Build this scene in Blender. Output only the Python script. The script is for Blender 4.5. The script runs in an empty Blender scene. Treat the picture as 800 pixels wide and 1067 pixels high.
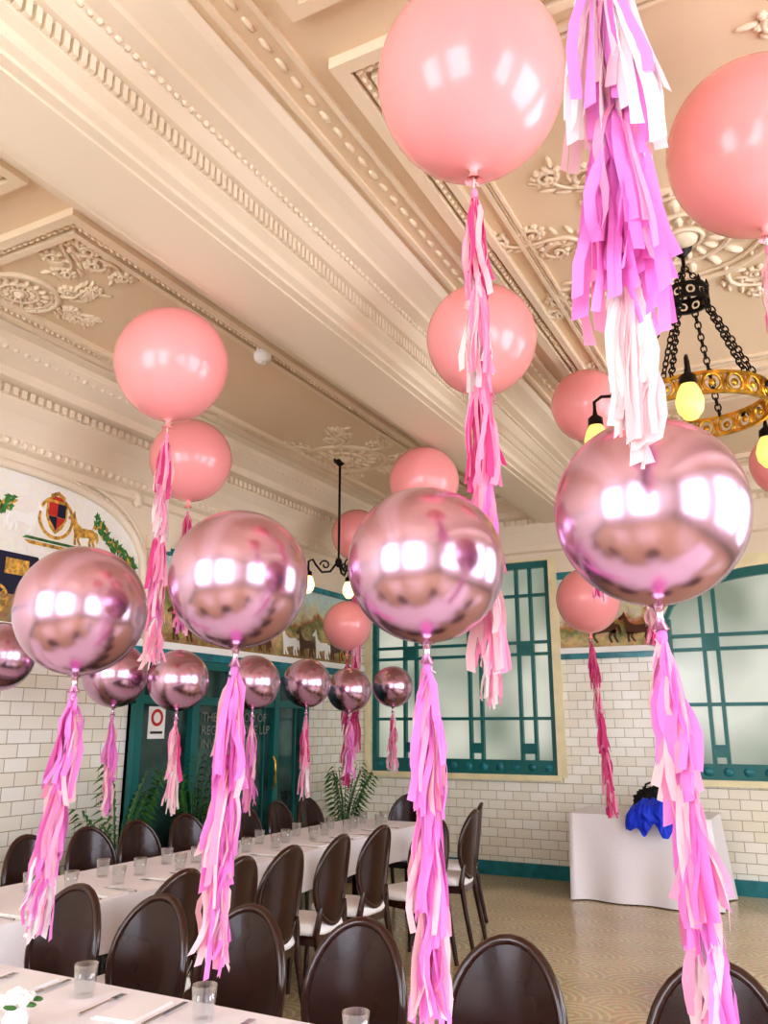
import bpy, math, random
from math import sin, cos, pi, radians
from mathutils import Vector, Matrix, noise
random.seed(7)
sc = bpy.context.scene
sc.view_settings.view_transform = 'Standard'
try: sc.view_settings.look = 'Medium High Contrast'
except Exception: pass
F = 860.0; PITCH = math.atan(222 / F); YAW = radians(27.64)

# ------------------------------------------------------------------ materials
def lin(c):
    out = []
    for x in c:
        x = x / 255.0
        out.append(x / 12.92 if x <= 0.04045 else ((x + 0.055) / 1.055) ** 2.4)
    return (out[0], out[1], out[2], 1.0)

def mat(name, col, rough=0.5, metal=0.0, emis=None, estr=0.0, coat=0.0, spec=None, vary=0.0, vscale=5.0, bump=0.0, bscale=20.0):
    m = bpy.data.materials.new(name); m.use_nodes = True
    nt = m.node_tree; b = nt.nodes["Principled BSDF"]
    b.inputs["Base Color"].default_value = lin(col)
    b.inputs["Roughness"].default_value = rough
    b.inputs["Metallic"].default_value = metal
    b.inputs["Coat Weight"].default_value = coat
    b.inputs["Coat Roughness"].default_value = 0.08
    if spec is not None: b.inputs["Specular IOR Level"].default_value = spec
    if emis:
        b.inputs["Emission Color"].default_value = lin(emis)
        b.inputs["Emission Strength"].default_value = estr
    if vary or bump:
        tc = nt.nodes.new("ShaderNodeTexCoord")
        if vary:
            n = nt.nodes.new("ShaderNodeTexNoise"); n.inputs["Scale"].default_value = vscale
            n.inputs["Detail"].default_value = 4
            nt.links.new(tc.outputs["Object"], n.inputs["Vector"])
            r = nt.nodes.new("ShaderNodeValToRGB")
            a = [max(0, x * (1 - vary)) for x in col]; c2 = [min(255, x * (1 + vary)) for x in col]
            r.color_ramp.elements[0].position = 0.3; r.color_ramp.elements[0].color = lin(a)
            r.color_ramp.elements[1].position = 0.7; r.color_ramp.elements[1].color = lin(c2)
            nt.links.new(n.outputs["Fac"], r.inputs["Fac"])
            nt.links.new(r.outputs["Color"], b.inputs["Base Color"])
        if bump:
            n2 = nt.nodes.new("ShaderNodeTexNoise"); n2.inputs["Scale"].default_value = bscale
            nt.links.new(tc.outputs["Object"], n2.inputs["Vector"])
            bp = nt.nodes.new("ShaderNodeBump"); bp.inputs["Strength"].default_value = bump
            bp.inputs["Distance"].default_value = 0.02
            nt.links.new(n2.outputs["Fac"], bp.inputs["Height"])
            nt.links.new(bp.outputs["Normal"], b.inputs["Normal"])
    return m

def tile_mat(name, axis):
    m = bpy.data.materials.new(name); m.use_nodes = True
    nt = m.node_tree; b = nt.nodes["Principled BSDF"]
    tc = nt.nodes.new("ShaderNodeTexCoord"); sp = nt.nodes.new("ShaderNodeSeparateXYZ")
    cb = nt.nodes.new("ShaderNodeCombineXYZ")
    nt.links.new(tc.outputs["Object"], sp.inputs[0])
    nt.links.new(sp.outputs[axis], cb.inputs[0]); nt.links.new(sp.outputs[2], cb.inputs[1])
    br = nt.nodes.new("ShaderNodeTexBrick")
    nt.links.new(cb.outputs[0], br.inputs["Vector"])
    br.inputs["Scale"].default_value = 1.0
    br.inputs["Brick Width"].default_value = 0.19; br.inputs["Row Height"].default_value = 0.095
    br.inputs["Mortar Size"].default_value = 0.004; br.inputs["Mortar Smooth"].default_value = 0.6
    br.inputs["Color1"].default_value = lin((250, 247, 236)); br.inputs["Color2"].default_value = lin((241, 234, 214))
    br.inputs["Mortar"].default_value = lin((180, 168, 142))
    nt.links.new(br.outputs["Color"], b.inputs["Base Color"])
    bp = nt.nodes.new("ShaderNodeBump"); bp.inputs["Strength"].default_value = 0.5; bp.invert = True
    bp.inputs["Distance"].default_value = 0.01
    nt.links.new(br.outputs["Fac"], bp.inputs["Height"]); nt.links.new(bp.outputs["Normal"], b.inputs["Normal"])
    b.inputs["Roughness"].default_value = 0.16
    return m

def floor_mat():
    m = bpy.data.materials.new("floor_mosaic"); m.use_nodes = True
    nt = m.node_tree; b = nt.nodes["Principled BSDF"]; L = nt.links.new
    tc = nt.nodes.new("ShaderNodeTexCoord")
    def ma(op, a, v=None):
        n = nt.nodes.new("ShaderNodeMath"); n.operation = op
        L(a, n.inputs[0])
        if v is not None:
            if isinstance(v, (int, float)): n.inputs[1].default_value = v
            else: L(v, n.inputs[1])
        return n.outputs[0]
    sp = nt.nodes.new("ShaderNodeSeparateXYZ"); L(tc.outputs["Object"], sp.inputs[0])
    xx = ma('MULTIPLY', sp.outputs[0], 2.4); yy = ma('MULTIPLY', sp.outputs[1], 4.0)
    row = ma('FLOOR', yy); off = ma('MULTIPLY', ma('FLOORED_MODULO', row, 2.0), .5)
    fx = ma('SUBTRACT', ma('FRACT', ma('ADD', xx, off)), .5); fy = ma('MULTIPLY', ma('FRACT', yy), .6)
    d = ma('SQRT', ma('ADD', ma('MULTIPLY', fx, fx), ma('MULTIPLY', fy, fy)))
    si = ma('SINE', ma('MULTIPLY', d, 52.0))
    r = nt.nodes.new("ShaderNodeValToRGB")
    r.color_ramp.elements[0].position = 0.0; r.color_ramp.elements[0].color = lin((204, 180, 138))
    r.color_ramp.elements[1].position = 0.9; r.color_ramp.elements[1].color = lin((230, 208, 166))
    L(si, r.inputs["Fac"])
    n = nt.nodes.new("ShaderNodeTexNoise"); n.inputs["Scale"].default_value = 2.2; n.inputs["Detail"].default_value = 7
    L(tc.outputs["Object"], n.inputs["Vector"])
    mx = nt.nodes.new("ShaderNodeMixRGB"); mx.blend_type = 'MULTIPLY'; mx.inputs[0].default_value = 0.4
    L(r.outputs["Color"], mx.inputs[1]); L(n.outputs["Fac"], mx.inputs[2])
    v = nt.nodes.new("ShaderNodeTexVoronoi"); v.inputs["Scale"].default_value = 60
    L(tc.outputs["Object"], v.inputs["Vector"])
    mx2 = nt.nodes.new("ShaderNodeMixRGB"); mx2.blend_type = 'OVERLAY'; mx2.inputs[0].default_value = 0.14
    L(mx.outputs[0], mx2.inputs[1]); L(v.outputs["Color"], mx2.inputs[2])
    L(mx2.outputs[0], b.inputs["Base Color"])
    b.inputs["Roughness"].default_value = 0.16
    return m

def pane_mat(name, c1, c2, s, sc_=.9):
    m = bpy.data.materials.new(name); m.use_nodes = True
    nt = m.node_tree; b = nt.nodes["Principled BSDF"]; L = nt.links.new
    tc = nt.nodes.new("ShaderNodeTexCoord")
    n = nt.nodes.new("ShaderNodeTexNoise"); n.inputs["Scale"].default_value = sc_; n.inputs["Detail"].default_value = 1
    L(tc.outputs["Object"], n.inputs["Vector"])
    r = nt.nodes.new("ShaderNodeValToRGB")
    r.color_ramp.elements[0].position = 0.35; r.color_ramp.elements[0].color = lin(c1)
    r.color_ramp.elements[1].position = 0.65; r.color_ramp.elements[1].color = lin(c2)
    L(n.outputs["Fac"], r.inputs["Fac"]); L(r.outputs["Color"], b.inputs["Emission Color"])
    b.inputs["Emission Strength"].default_value = s
    b.inputs["Base Color"].default_value = lin((88, 94, 84)); b.inputs["Roughness"].default_value = 0.2
    return m

def mosaic_mat(name, stops, scale=1.0, z0=2.3, z1=3.0):
    m = bpy.data.materials.new(name); m.use_nodes = True
    nt = m.node_tree; b = nt.nodes["Principled BSDF"]; L = nt.links.new
    tc = nt.nodes.new("ShaderNodeTexCoord")
    sp = nt.nodes.new("ShaderNodeSeparateXYZ"); L(tc.outputs["Object"], sp.inputs[0])
    n = nt.nodes.new("ShaderNodeTexNoise"); n.inputs["Scale"].default_value = 4 * scale; n.inputs["Detail"].default_value = 5
    L(tc.outputs["Object"], n.inputs["Vector"])
    mr = nt.nodes.new("ShaderNodeMapRange"); mr.inputs[1].default_value = z0; mr.inputs[2].default_value = z1
    L(sp.outputs[2], mr.inputs[0])
    a = nt.nodes.new("ShaderNodeMath"); a.operation = 'MULTIPLY_ADD'; a.inputs[1].default_value = 0.9
    L(n.outputs["Fac"], a.inputs[0])
    s2 = nt.nodes.new("ShaderNodeMath"); s2.operation = 'SUBTRACT'; s2.inputs[1].default_value = 0.45
    L(mr.outputs[0], s2.inputs[0]); L(s2.outputs[0], a.inputs[2])
    r = nt.nodes.new("ShaderNodeValToRGB"); els = r.color_ramp.elements
    els[0].position = stops[0][0]; els[0].color = lin(stops[0][1])
    els[1].position = stops[-1][0]; els[1].color = lin(stops[-1][1])
    for p, c in stops[1:-1]:
        e = els.new(p); e.color = lin(c)
    L(a.outputs[0], r.inputs["Fac"])
    v = nt.nodes.new("ShaderNodeTexVoronoi"); v.inputs["Scale"].default_value = 35
    L(tc.outputs["Object"], v.inputs["Vector"])
    mx = nt.nodes.new("ShaderNodeMixRGB"); mx.blend_type = 'OVERLAY'; mx.inputs[0].default_value = 0.2
    L(r.outputs["Color"], mx.inputs[1]); L(v.outputs["Color"], mx.inputs[2]); L(mx.outputs[0], b.inputs["Base Color"])
    b.inputs["Roughness"].default_value = 0.25
    return m

M_plaster = mat("cream_plaster", (236, 220, 200), 0.5, vary=0.03, vscale=1.2)
M_plaster2 = mat("cream_plaster_relief", (238, 222, 198), 0.5)
M_orn = mat("cream_plaster_ornament", (236, 216, 188), 0.5)
M_ceil = mat("ceiling_paint", (230, 206, 174), 0.55, vary=0.02, vscale=0.8)
M_tileX = tile_mat("white_tile_x", 0); M_tileY = tile_mat("white_tile_y", 1)
M_teal = mat("teal_paint", (26, 108, 104), 0.3)
M_teal_tile = mat("teal_tile", (40, 124, 132), 0.15, vary=0.15, vscale=8)
M_yellow = mat("cream_yellow_tile", (240, 228, 186), 0.2, vary=0.04)
M_white = mat("white_paint", (244, 242, 236), 0.35)
M_floor = floor_mat()
M_pane = pane_mat("frosted_pane", (132, 144, 128), (220, 220, 206), 0.72, 1.3)
M_daypane = pane_mat("daylight_pane", (222, 232, 255), (250, 250, 255), 9.0)
M_latex = mat("pink_latex", (250, 162, 162), 0.25, coat=0.35)
M_orb = mat("mauve_foil", (216, 178, 204), 0.21, metal=1.0, bump=0.06, bscale=3)
M_cloth = mat("white_linen", (244, 238, 240), 0.8, bump=0.1, bscale=60)
M_wood = mat("dark_wood", (52, 24, 15), 0.2, coat=0.4, vary=0.2, vscale=6)
M_leather = mat("dark_polished_back", (48, 23, 16), 0.26, spec=.4, coat=.15, vary=.12, vscale=5)
M_seat = mat("seat_cover_white", (242, 238, 236), 0.7)
M_brass = mat("aged_brass", (196, 154, 62), 0.3, metal=1.0, vary=0.25, vscale=15)
M_iron = mat("dark_iron", (34, 26, 22), 0.4, metal=0.6)
M_lampglass = mat("amber_lamp_glass", (225, 205, 110), 0.3, emis=(255, 226, 130), estr=0.7)
M_lampwarm = mat("warm_lamp_glass", (255, 230, 170), 0.3, emis=(255, 225, 150), estr=2.0)
for m in (M_lampglass, M_lampwarm): m.cycles.emission_sampling = 'NONE'
M_steel = mat("cutlery_steel", (215, 215, 215), 0.15, metal=1.0)
M_green = mat("palm_green", (58, 108, 44), 0.4, vary=0.25, vscale=6)
M_pot = mat("plant_pot", (60, 50, 45), 0.5)
M_dkglass = mat("dark_door_glass", (46, 70, 66), 0.06, vary=0.5, vscale=2.5)
M_blue = mat("blue_fabric", (22, 62, 214), 0.6)
M_black = mat("black_fabric", (14, 14, 16), 0.6)
M_red = mat("sign_red", (196, 50, 44), 0.5)
M_text = mat("etched_lettering", (132, 138, 128), 0.5)
T_orchid = mat("tissue_orchid", (243, 152, 222), 0.7)
T_pink = mat("tissue_pink", (250, 172, 204), 0.7)
T_hot = mat("tissue_magenta", (230, 88, 152), 0.7)
T_pale = mat("tissue_pale_pink", (250, 212, 216), 0.7)
T_white = mat("tissue_white", (244, 238, 236), 0.7)
T_rib = mat("white_ribbon", (240, 236, 236), 0.5)
for m in (T_orchid, T_pink, T_hot, T_pale, T_white):
    nt = m.node_tree; b = nt.nodes["Principled BSDF"]
    tr = nt.nodes.new("ShaderNodeBsdfTranslucent"); tr.inputs[0].default_value = b.inputs["Base Color"].default_value
    mx = nt.nodes.new("ShaderNodeMixShader"); mx.inputs[0].default_value = 0.35
    nt.links.new(b.outputs[0], mx.inputs[1]); nt.links.new(tr.outputs[0], mx.inputs[2])
    nt.links.new(mx.outputs[0], nt.nodes["Material Output"].inputs["Surface"])
M_glass = bpy.data.materials.new("clear_glass"); M_glass.use_nodes = True
nt = M_glass.node_tree; nt.nodes.remove(nt.nodes["Principled BSDF"])
tp = nt.nodes.new("ShaderNodeBsdfTransparent"); tp.inputs[0].default_value = (.93, .95, .95, 1)
gl = nt.nodes.new("ShaderNodeBsdfGlossy"); gl.inputs["Roughness"].default_value = .03; gl.inputs[0].default_value = (1, 1, 1, 1)
lw = nt.nodes.new("ShaderNodeLayerWeight"); lw.inputs[0].default_value = .35
mx = nt.nodes.new("ShaderNodeMixShader"); nt.links.new(lw.outputs["Facing"], mx.inputs[0])
nt.links.new(tp.outputs[0], mx.inputs[1]); nt.links.new(gl.outputs[0], mx.inputs[2]); nt.links.new(mx.outputs[0], nt.nodes["Material Output"].inputs["Surface"])

M_mural = mosaic_mat("mural_mosaic", [(0.0, (150, 120, 76)), (0.22, (206, 180, 126)), (0.38, (116, 130, 70)), (0.5, (182, 122, 72)),
                                      (0.62, (220, 214, 180)), (1.0, (196, 220, 218))], 1.0, 2.3, 3.0)
M_tymp = mosaic_mat("tympanum_mosaic", [(0.0, (150, 124, 90)), (0.2, (190, 146, 96)), (0.34, (215, 208, 186)), (0.5, (238, 234, 222)),
                                        (1.0, (244, 240, 230))], 1.0, 2.25, 3.2)
M_hb = mat("horse_brown", (92, 54, 32), 0.4); M_gold = mat("mosaic_gold", (190, 148, 70), 0.35, vary=.3, vscale=30)
M_navy = mat("coach_navy", (26, 36, 62), 0.3); M_leaf = mat("mosaic_leaf_green", (58, 112, 58), 0.35, vary=0.3, vscale=20)

# ------------------------------------------------------------------ mesh builder
class MB:
    def __init__(s): s.v = []; s.f = []; s.m = []; s.s = []; s.M = Matrix.Identity(4)
    def add(s, vs, fs, mi=0, smooth=False):
        o = len(s.v)
        for p in vs: s.v.append(tuple(s.M @ Vector(p)))
        for f in fs: s.f.append([i + o for i in f]); s.m.append(mi); s.s.append(smooth)
    def box(s, x0, x1, y0, y1, z0, z1, mi=0):
        s.add([(x0, y0, z0), (x1, y0, z0), (x1, y1, z0), (x0, y1, z0), (x0, y0, z1), (x1, y0, z1), (x1, y1, z1), (x0, y1, z1)],
              [(0, 3, 2, 1), (4, 5, 6, 7), (0, 1, 5, 4), (1, 2, 6, 5), (2, 3, 7, 6), (3, 0, 4, 7)], mi)
    def rev(s, prof, n=24, c=(0, 0, 0), mi=0, smooth=True, capb=False, capt=False):
        vs = []; fs = []
        for r, z in prof:
            for i in range(n):
                a = 2 * pi * i / n; vs.append((c[0] + r * cos(a), c[1] + r * sin(a), c[2] + z))
        for j in range(len(prof) - 1):
            for i in range(n):
                k = (i + 1) % n; fs.append((j * n + i, j * n + k, (j + 1) * n + k, (j + 1) * n + i))
        s.add(vs, fs, mi, smooth)
        if capb: s.add([vs[i] for i in range(n)][::-1], [tuple(range(n))], mi)
        if capt: s.add([vs[(len(prof) - 1) * n + i] for i in range(n)], [tuple(range(n))], mi)
    def ell(s, c, r, mi=0, nu=10, nv=6):
        vs = []; fs = []
        for j in range(nv + 1):
            t = -pi / 2 + pi * j / nv
            for i in range(nu):
                a = 2 * pi * i / nu
                vs.append((c[0] + r[0] * cos(t) * cos(a), c[1] + r[1] * cos(t) * sin(a), c[2] + r[2] * sin(t)))
        for j in range(nv):
            for i in range(nu):
                k = (i + 1) % nu; fs.append((j * nu + i, j * nu + k, (j + 1) * nu + k, (j + 1) * nu + i))
        s.add(vs, fs, mi, True)
    def tube(s, pts, r, n=8, mi=0, closed=False, caps=True):
        pts = [Vector(p) for p in pts]; N = len(pts)
        rr = r if isinstance(r, (list, tuple)) else [r] * N
        vs = []; fs = []; up = None
        for i, p in enumerate(pts):
            if closed: t = pts[(i + 1) % N] - pts[i - 1]
            else: t = pts[min(i + 1, N - 1)] - pts[max(i - 1, 0)]
            t.normalize()
            if up is None: up = Vector((0, 0, 1)) if abs(t.z) < 0.9 else Vector((1, 0, 0))
            a = t.cross(up)
            if a.length < 1e-4: a = t.cross(Vector((0, 1, 0)))
            a.normalize(); b = a.cross(t).normalized(); up = b
            for k in range(n):
                w = 2 * pi * k / n; vs.append(tuple(p + (a * cos(w) + b * sin(w)) * rr[i]))
        for i in range(N if closed else N - 1):
            j = (i + 1) % N
            for k in range(n):
                l = (k + 1) % n; fs.append((i * n + k, i * n + l, j * n + l, j * n + k))
        s.add(vs, fs, mi, True)
        if caps and not closed:
            s.add(vs[:n], [tuple(range(n))], mi); s.add(vs[-n:], [tuple(range(n))], mi)
    def prism(s, prof, axis, a0, a1, mi=0):
        n = len(prof); vs = []
        for a in (a0, a1):
            for p, z in prof: vs.append((p, a, z) if axis == 'y' else (a, p, z))
        fs = [(i, (i + 1) % n, n + (i + 1) % n, n + i) for i in range(n)]
        fs += [tuple(range(n)), tuple(range(n, 2 * n))]
        s.add(vs, fs, mi)
    def poly(s, pts, plane, d, th, mi=0):
        n = len(pts); vs = []
        for a in (d, d + th):
            for p, z in pts: vs.append((a, p, z) if plane == 'x' else (p, a, z))
        fs = [(i, (i + 1) % n, n + (i + 1) % n, n + i) for i in range(n)] + [tuple(range(n)), tuple(range(n, 2 * n))]
        s.add(vs, fs, mi)
    def obj(s, name, mats, loc=(0, 0, 0), rz=0.0, parent=None, fix=True):
        me = bpy.data.meshes.new(name); me.from_pydata(s.v, [], s.f)
        for m in mats: me.materials.append(m)
        me.polygons.foreach_set("material_index", s.m); me.polygons.foreach_set("use_smooth", s.s)
        if fix:
            import bmesh
            bm = bmesh.new(); bm.from_mesh(me); bmesh.ops.recalc_face_normals(bm, faces=bm.faces); bm.to_mesh(me); bm.free()
        me.update()
        o = bpy.data.objects.new(name, me); bpy.context.collection.objects.link(o)
        o.location = loc; o.rotation_euler = (0, 0, rz)
        if parent: o.parent = parent
        return o
def inst(o, name, loc, rz=0.0):
    n = bpy.data.objects.new(name, o.data); bpy.context.collection.objects.link(n)
    n.location = loc; n.rotation_euler = (0, 0, rz); return n

XL, XR, YF, YB, ZC = -5.0, 3.2, -2.6, 9.0, 4.1
# ------------------------------------------------------------------ shell
b = MB(); b.box(XL - .2, XR + .2, YF - .2, YB + .2, -0.15, 0); b.obj("floor", [M_floor])
b = MB(); b.box(XL - .2, XR + .2, YF - .2, YB + .2, ZC, ZC + .15); b.obj("ceiling", [M_ceil])
ZS = 3.36
b = MB(); b.box(XL - .2, XL, YF - .2, YB, 0, ZC); b.obj("wall_left", [M_tileY])
W1 = (-4.88, -2.62, 1.03, 3.36); W2 = (-1.43, 1.25, 1.03, 3.12)
def arch_z(x):
    cx = (W2[0] + W2[1]) / 2; hw = (W2[1] - W2[0]) / 2; t = min(1, abs(x - cx) / hw)
    return 2.62 + 0.5 * math.sqrt(max(0, 1 - t ** 2.6))
b = MB()
y0, y1 = YB, YB + .2
b.box(XL - .2, W1[0], y0, y1, 0, ZC); b.box(W1[0], W1[1], y0, y1, 0, W1[2]); b.box(W1[0], W1[1], y0, y1, W1[3], ZC)
b.box(W1[1], W2[0], y0, y1, 0, ZC); b.box(W2[0], W2[1], y0, y1, 0, W2[2])
N = 24
xs = [W2[0] + (W2[1] - W2[0]) * i / N for i in range(N + 1)]
for i in range(N):
    pts = [(xs[i], arch_z(xs[i])), (xs[i + 1], arch_z(xs[i + 1])), (xs[i + 1], ZC), (xs[i], ZC)]
    b.poly(pts, 'y', y0, .2)
b.box(W2[1], XR + .2, y0, y1, 0, ZC)
b.obj("wall_back", [M_tileX])
def wall_with_windows(name, axis, pos, th, a0, a1, wins, m):
    b = MB()
    def bx(p0, p1, z0, z1):
        if axis == 'x': b.box(pos, pos + th, p0, p1, z0, z1)
        else: b.box(p0, p1, pos, pos + th, z0, z1)
    cur = a0
    for w in wins:
        bx(cur, w[0], 0, ZC); bx(w[0], w[1], 0, w[2]); bx(w[0], w[1], w[3], ZC); cur = w[1]
    bx(cur, a1, 0, ZC); b.obj(name, [m])
RW = [(-1.6, 0.6, 0.9, 3.4), (1.6, 3.8, 0.9, 3.4), (4.8, 7.0, 0.9, 3.4)]
FW = [(-4.3, -2.2, 0.9, 3.5), (-1.2, 0.9, 0.9, 3.5)]
wall_with_windows("wall_right", 'x', XR, .2, YF - .2, YB, RW, M_tileY)
wall_with_windows("wall_front", 'y', YF - .2, .2, XL - .2, XR + .2, FW, M_tileX)
k = 3
for w in RW:
    b = MB(); b.box(XR + .12, XR + .14, w[0], w[1], w[2], w[3], 1)
    for i in range(5):
        p = w[0] + (w[1] - w[0]) * i / 4; b.box(XR + .05, XR + .11, p - .03, p + .03, w[2], w[3], 0)
    for i in range(5):
        z = w[2] + (w[3] - w[2]) * i / 4; b.box(XR + .06, XR + .1, w[0], w[1], z - .03, z + .03, 0)
    b.obj("window_%d" % k, [M_teal, M_daypane]); k += 1
for w in FW:
    b = MB(); b.box(w[0], w[1], YF - .14, YF - .12, w[2], w[3], 1)
    for i in range(5):
        p = w[0] + (w[1] - w[0]) * i / 4; b.box(p - .03, p + .03, YF - .11, YF - .05, w[2], w[3], 0)
    for i in range(5):
        z = w[2] + (w[3] - w[2]) * i / 4; b.box(w[0], w[1], YF - .1, YF - .06, z - .03, z + .03, 0)
    b.obj("window_%d" % k, [M_teal, M_daypane]); k += 1

# back windows
def mull(b, x0, x1, z0, z1, d=0.0): b.box(x0, x1, YB + .02 + d, YB + .085 - d, z0, z1, 0)
b = MB()
b.box(W1[0], W1[1], YB + .09, YB + .10, W1[2], W1[3], 1)
mull(b, W1[0], W1[0] + .06, W1[2], W1[3]); mull(b, W1[1] - .06, W1[1], W1[2], W1[3])
mull(b, W1[0], W1[1], W1[2], W1[2] + .15, .002); mull(b, W1[0], W1[1], W1[3] - .07, W1[3], .002)
for x in (-4.45, -4.3, -3.62, -3.48, -3.02, -2.86): mull(b, x - .017, x + .017, W1[2], W1[3], .004)
for z in (1.62, 2.32, 2.45, 2.98): mull(b, W1[0], W1[1], z - .017, z + .017, .008)
for x in (-4.375, -3.55, -2.94):
    for z in (2.385, 1.3): mull(b, x - .06, x + .06, z - .055, z + .055, .012)
for i in range(12):
    x = W1[0] + .12 + i * .185; b.ell((x, YB + .02, W1[2] + .075), (.05, .012, .045), 2, 8, 4)
b.obj("window_1", [M_teal, M_pane, M_teal_tile])
b = MB()
for i in range(N):
    xa, xb = xs[i], xs[i + 1]; za, zb = arch_z(xa), arch_z(xb)
    b.poly([(xa, W2[2]), (xb, W2[2]), (xb, zb), (xa, za)], 'y', YB + .09, .01, 1)
    b.poly([(xa, za - .09), (xb, zb - .09), (xb, zb), (xa, za)], 'y', YB + .02, .065, 0)
mull(b, W2[0], W2[0] + .07, W2[2], 2.62, .002); mull(b, W2[1] - .07, W2[1], W2[2], 2.62, .002)
mull(b, W2[0], W2[1], W2[2], W2[2] + .15, .004)
for x in (-1.05, -.92, -.2, -.06, .62, .76): mull(b, x - .018, x + .018, W2[2], arch_z(x) - .02, .006)
for z in (1.75, 2.3, 2.44): mull(b, W2[0], W2[1], z - .018, z + .018, .009)
for x in (-.985, -.13, .69):
    for z in (2.37, 1.3): mull(b, x - .06, x + .06, z - .06, z + .06, .012)
for i in range(14):
    x = W2[0] + .13 + i * .185; b.ell((x, YB + .02, W2[2] + .075), (.05, .012, .045), 2, 8, 4)
b.obj("window_2", [M_teal, M_pane, M_teal_tile])

# trim
b = MB()
t = .025
b.box(W1[1], W1[1] + .1, YB - t, YB, W1[2] - .02, W1[3] + .1); b.box(W1[0] - .08, W1[0], YB - t, YB, W1[2], W1[3] + .1)
b.box(W1[0], W1[1], YB - t, YB, W1[3], W1[3] + .1)
b.box(W2[0] - .1, W2[0], YB - t, YB, W2[2] - .02, 2.6)
for i in range(N):
    xa, xb = xs[i], xs[i + 1]; za, zb = arch_z(xa), arch_z(xb)
    b.poly([(xa, za), (xb, zb), (xb, zb + .12), (xa, za + .12)], 'y', YB - t, t)
b.poly([(W2[0] - .1, 2.6), (W2[0], 2.6), (W2[0], 2.74), (W2[0] - .1, 2.66)], 'y', YB - t, t)
b.obj("trim_1", [M_yellow])
b = MB()
b.box(W1[0] - .05, W1[1] + .05, YB - .05, YB, W1[2] - .06, W1[2]); b.box(W2[0] - .05, W2[1] + .05, YB - .05, YB, W2[2] - .06, W2[2])
b.obj("trim_2", [M_yellow])
b = MB(); b.box(XL, XR, YB - .03, YB, 0, .14); b.obj("baseboard_back", [M_teal_tile])
b = MB(); b.box(XL, XL + .03, YF, 5.1, 0, .14); b.box(XL, XL + .03, 7.65, YB - .03, 0, .14); b.obj("baseboard_left", [M_teal_tile])
b = MB(); b.box(XR - .03, XR, YF, YB - .03, 0, .14); b.obj("baseboard_right", [M_teal_tile])
b = MB()
b.box(XL, XL + .05, YF, YB - .05, 2.18, 2.24, 0); b.box(XL, XL + .035, YF, YB - .05, 2.11, 2.18, 1); b.box(XL, XL + .03, 5.2, YB - .05, 3.0, 3.06, 1)
b.box(W1[1] + .1, W2[0] - .1, YB - .05, YB, 2.30, 2.36, 0); b.box(W1[1] + .1, W2[0] - .1, YB - .03, YB, 2.24, 2.30, 1)
b.box(W1[1] + .1, W2[0] - .1, YB - .035, YB, 3.12, 3.2, 1)
b.obj("trim_3", [M_white, M_teal_tile])

# ---- murals
def horse(b, plane, d, oy, oz, s, flip=1, mi=0):
    body = [(-.12, .22), (.1, .20), (.3, .23), (.45, .2), (.5, .36), (.42, .44), (.1, .42), (-.05, .5), (-.13, .68), (-.15, .77), (-.2, .70), (-.32, .6), (-.29, .55), (-.18, .58), (-.15, .4)]
    legs = [[(-.12, .26), (-.02, .24), (-.06, .12), (-.04, .0), (-.10, .0), (-.11, .12)], [(0, .24), (.06, .24), (.02, .14), (.1, .02), (.06, .0), (-.03, .12)],
            [(.34, .24), (.44, .24), (.36, .12), (.40, .0), (.35, .0), (.31, .12)], [(.40, .28), (.5, .28), (.47, .13), (.53, .0), (.48, .0), (.42, .13)],
            [(.48, .4), (.56, .38), (.6, .25), (.57, .14), (.5, .3)]]
    for i, q in enumerate([body] + legs):
        b.poly([(oy + flip * x * s, oz + z * s) for x, z in q], plane, d, .005 + .0005 * i, mi)
def disc(b, plane, d, cy, cz, r, mi, r2=0, n=20, th=.006):
    for i in range(n):
        a0, a1 = 2 * pi * i / n, 2 * pi * (i + 1) / n
        b.poly([(cy + r2 * cos(a0), cz + r2 * sin(a0)), (cy + r * cos(a0), cz + r * sin(a0)),
                (cy + r * cos(a1), cz + r * sin(a1)), (cy + r2 * cos(a1), cz + r2 * sin(a1))], plane, d, th, mi)
def coach(b, plane, d, oy, oz, s, f=1):
    b.poly([(oy + f * x * s, oz + z * s) for x, z in [(0, .2), (.5, .2), (.58, .35), (.56, .55), (.5, .62), (.02, .62), (-.04, .45)]], plane, d, .006, 2)
    b.poly([(oy + f * x * s, oz + z * s) for x, z in [(.12, .4), (.4, .4), (.4, .56), (.12, .56)]], plane, d + (.006 if plane == 'x' else -.004), .004, 1)
    for x in (.05, .48):
        disc(b, plane, d + .002, oy + f * x * s, oz + .14 * s, .15 * s, 1, .12 * s)
        for k in range(4):
            a = k * pi / 4; dx, dz = cos(a) * .12 * s, sin(a) * .12 * s; w = .008 * s
            nx_, nz_ = -sin(a) * w, cos(a) * w
            b.poly([(oy + f * x * s - dx - nx_, oz + .14 * s - dz - nz_), (oy + f * x * s + dx - nx_, oz + .14 * s + dz - nz_),
                    (oy + f * x * s + dx + nx_, oz + .14 * s + dz + nz_), (oy + f * x * s - dx + nx_, oz + .14 * s - dz + nz_)], plane, d + .002, .005 + .0003 * k, 1)
b = MB(); b.box(XL + .001, XL + .012, 5.34, YB - .1, 2.245, 2.995, 4)
x = XL + .012
for i in range(4): horse(b, 'x', x + .0003 * i, 7.3 + i * .32, 2.27, .42, 1, 0 if i % 2 else 6)
coach(b, 'x', x, 8.45, 2.26, .5); coach(b, 'x', x, 6.1, 2.26, .6); horse(b, 'x', x, 5.6, 2.27, .42); horse(b, 'x', x, 6.85, 2.27, .3)
b.obj("coaching_scene_mural", [M_hb, M_gold, M_navy, M_leaf, M_mural, M_red, M_white])
b = MB(); b.box(W1[1] + .1, W2[0] - .1, YB - .012, YB - .001, 2.36, 3.12, 4)
yy = YB - .018
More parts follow.
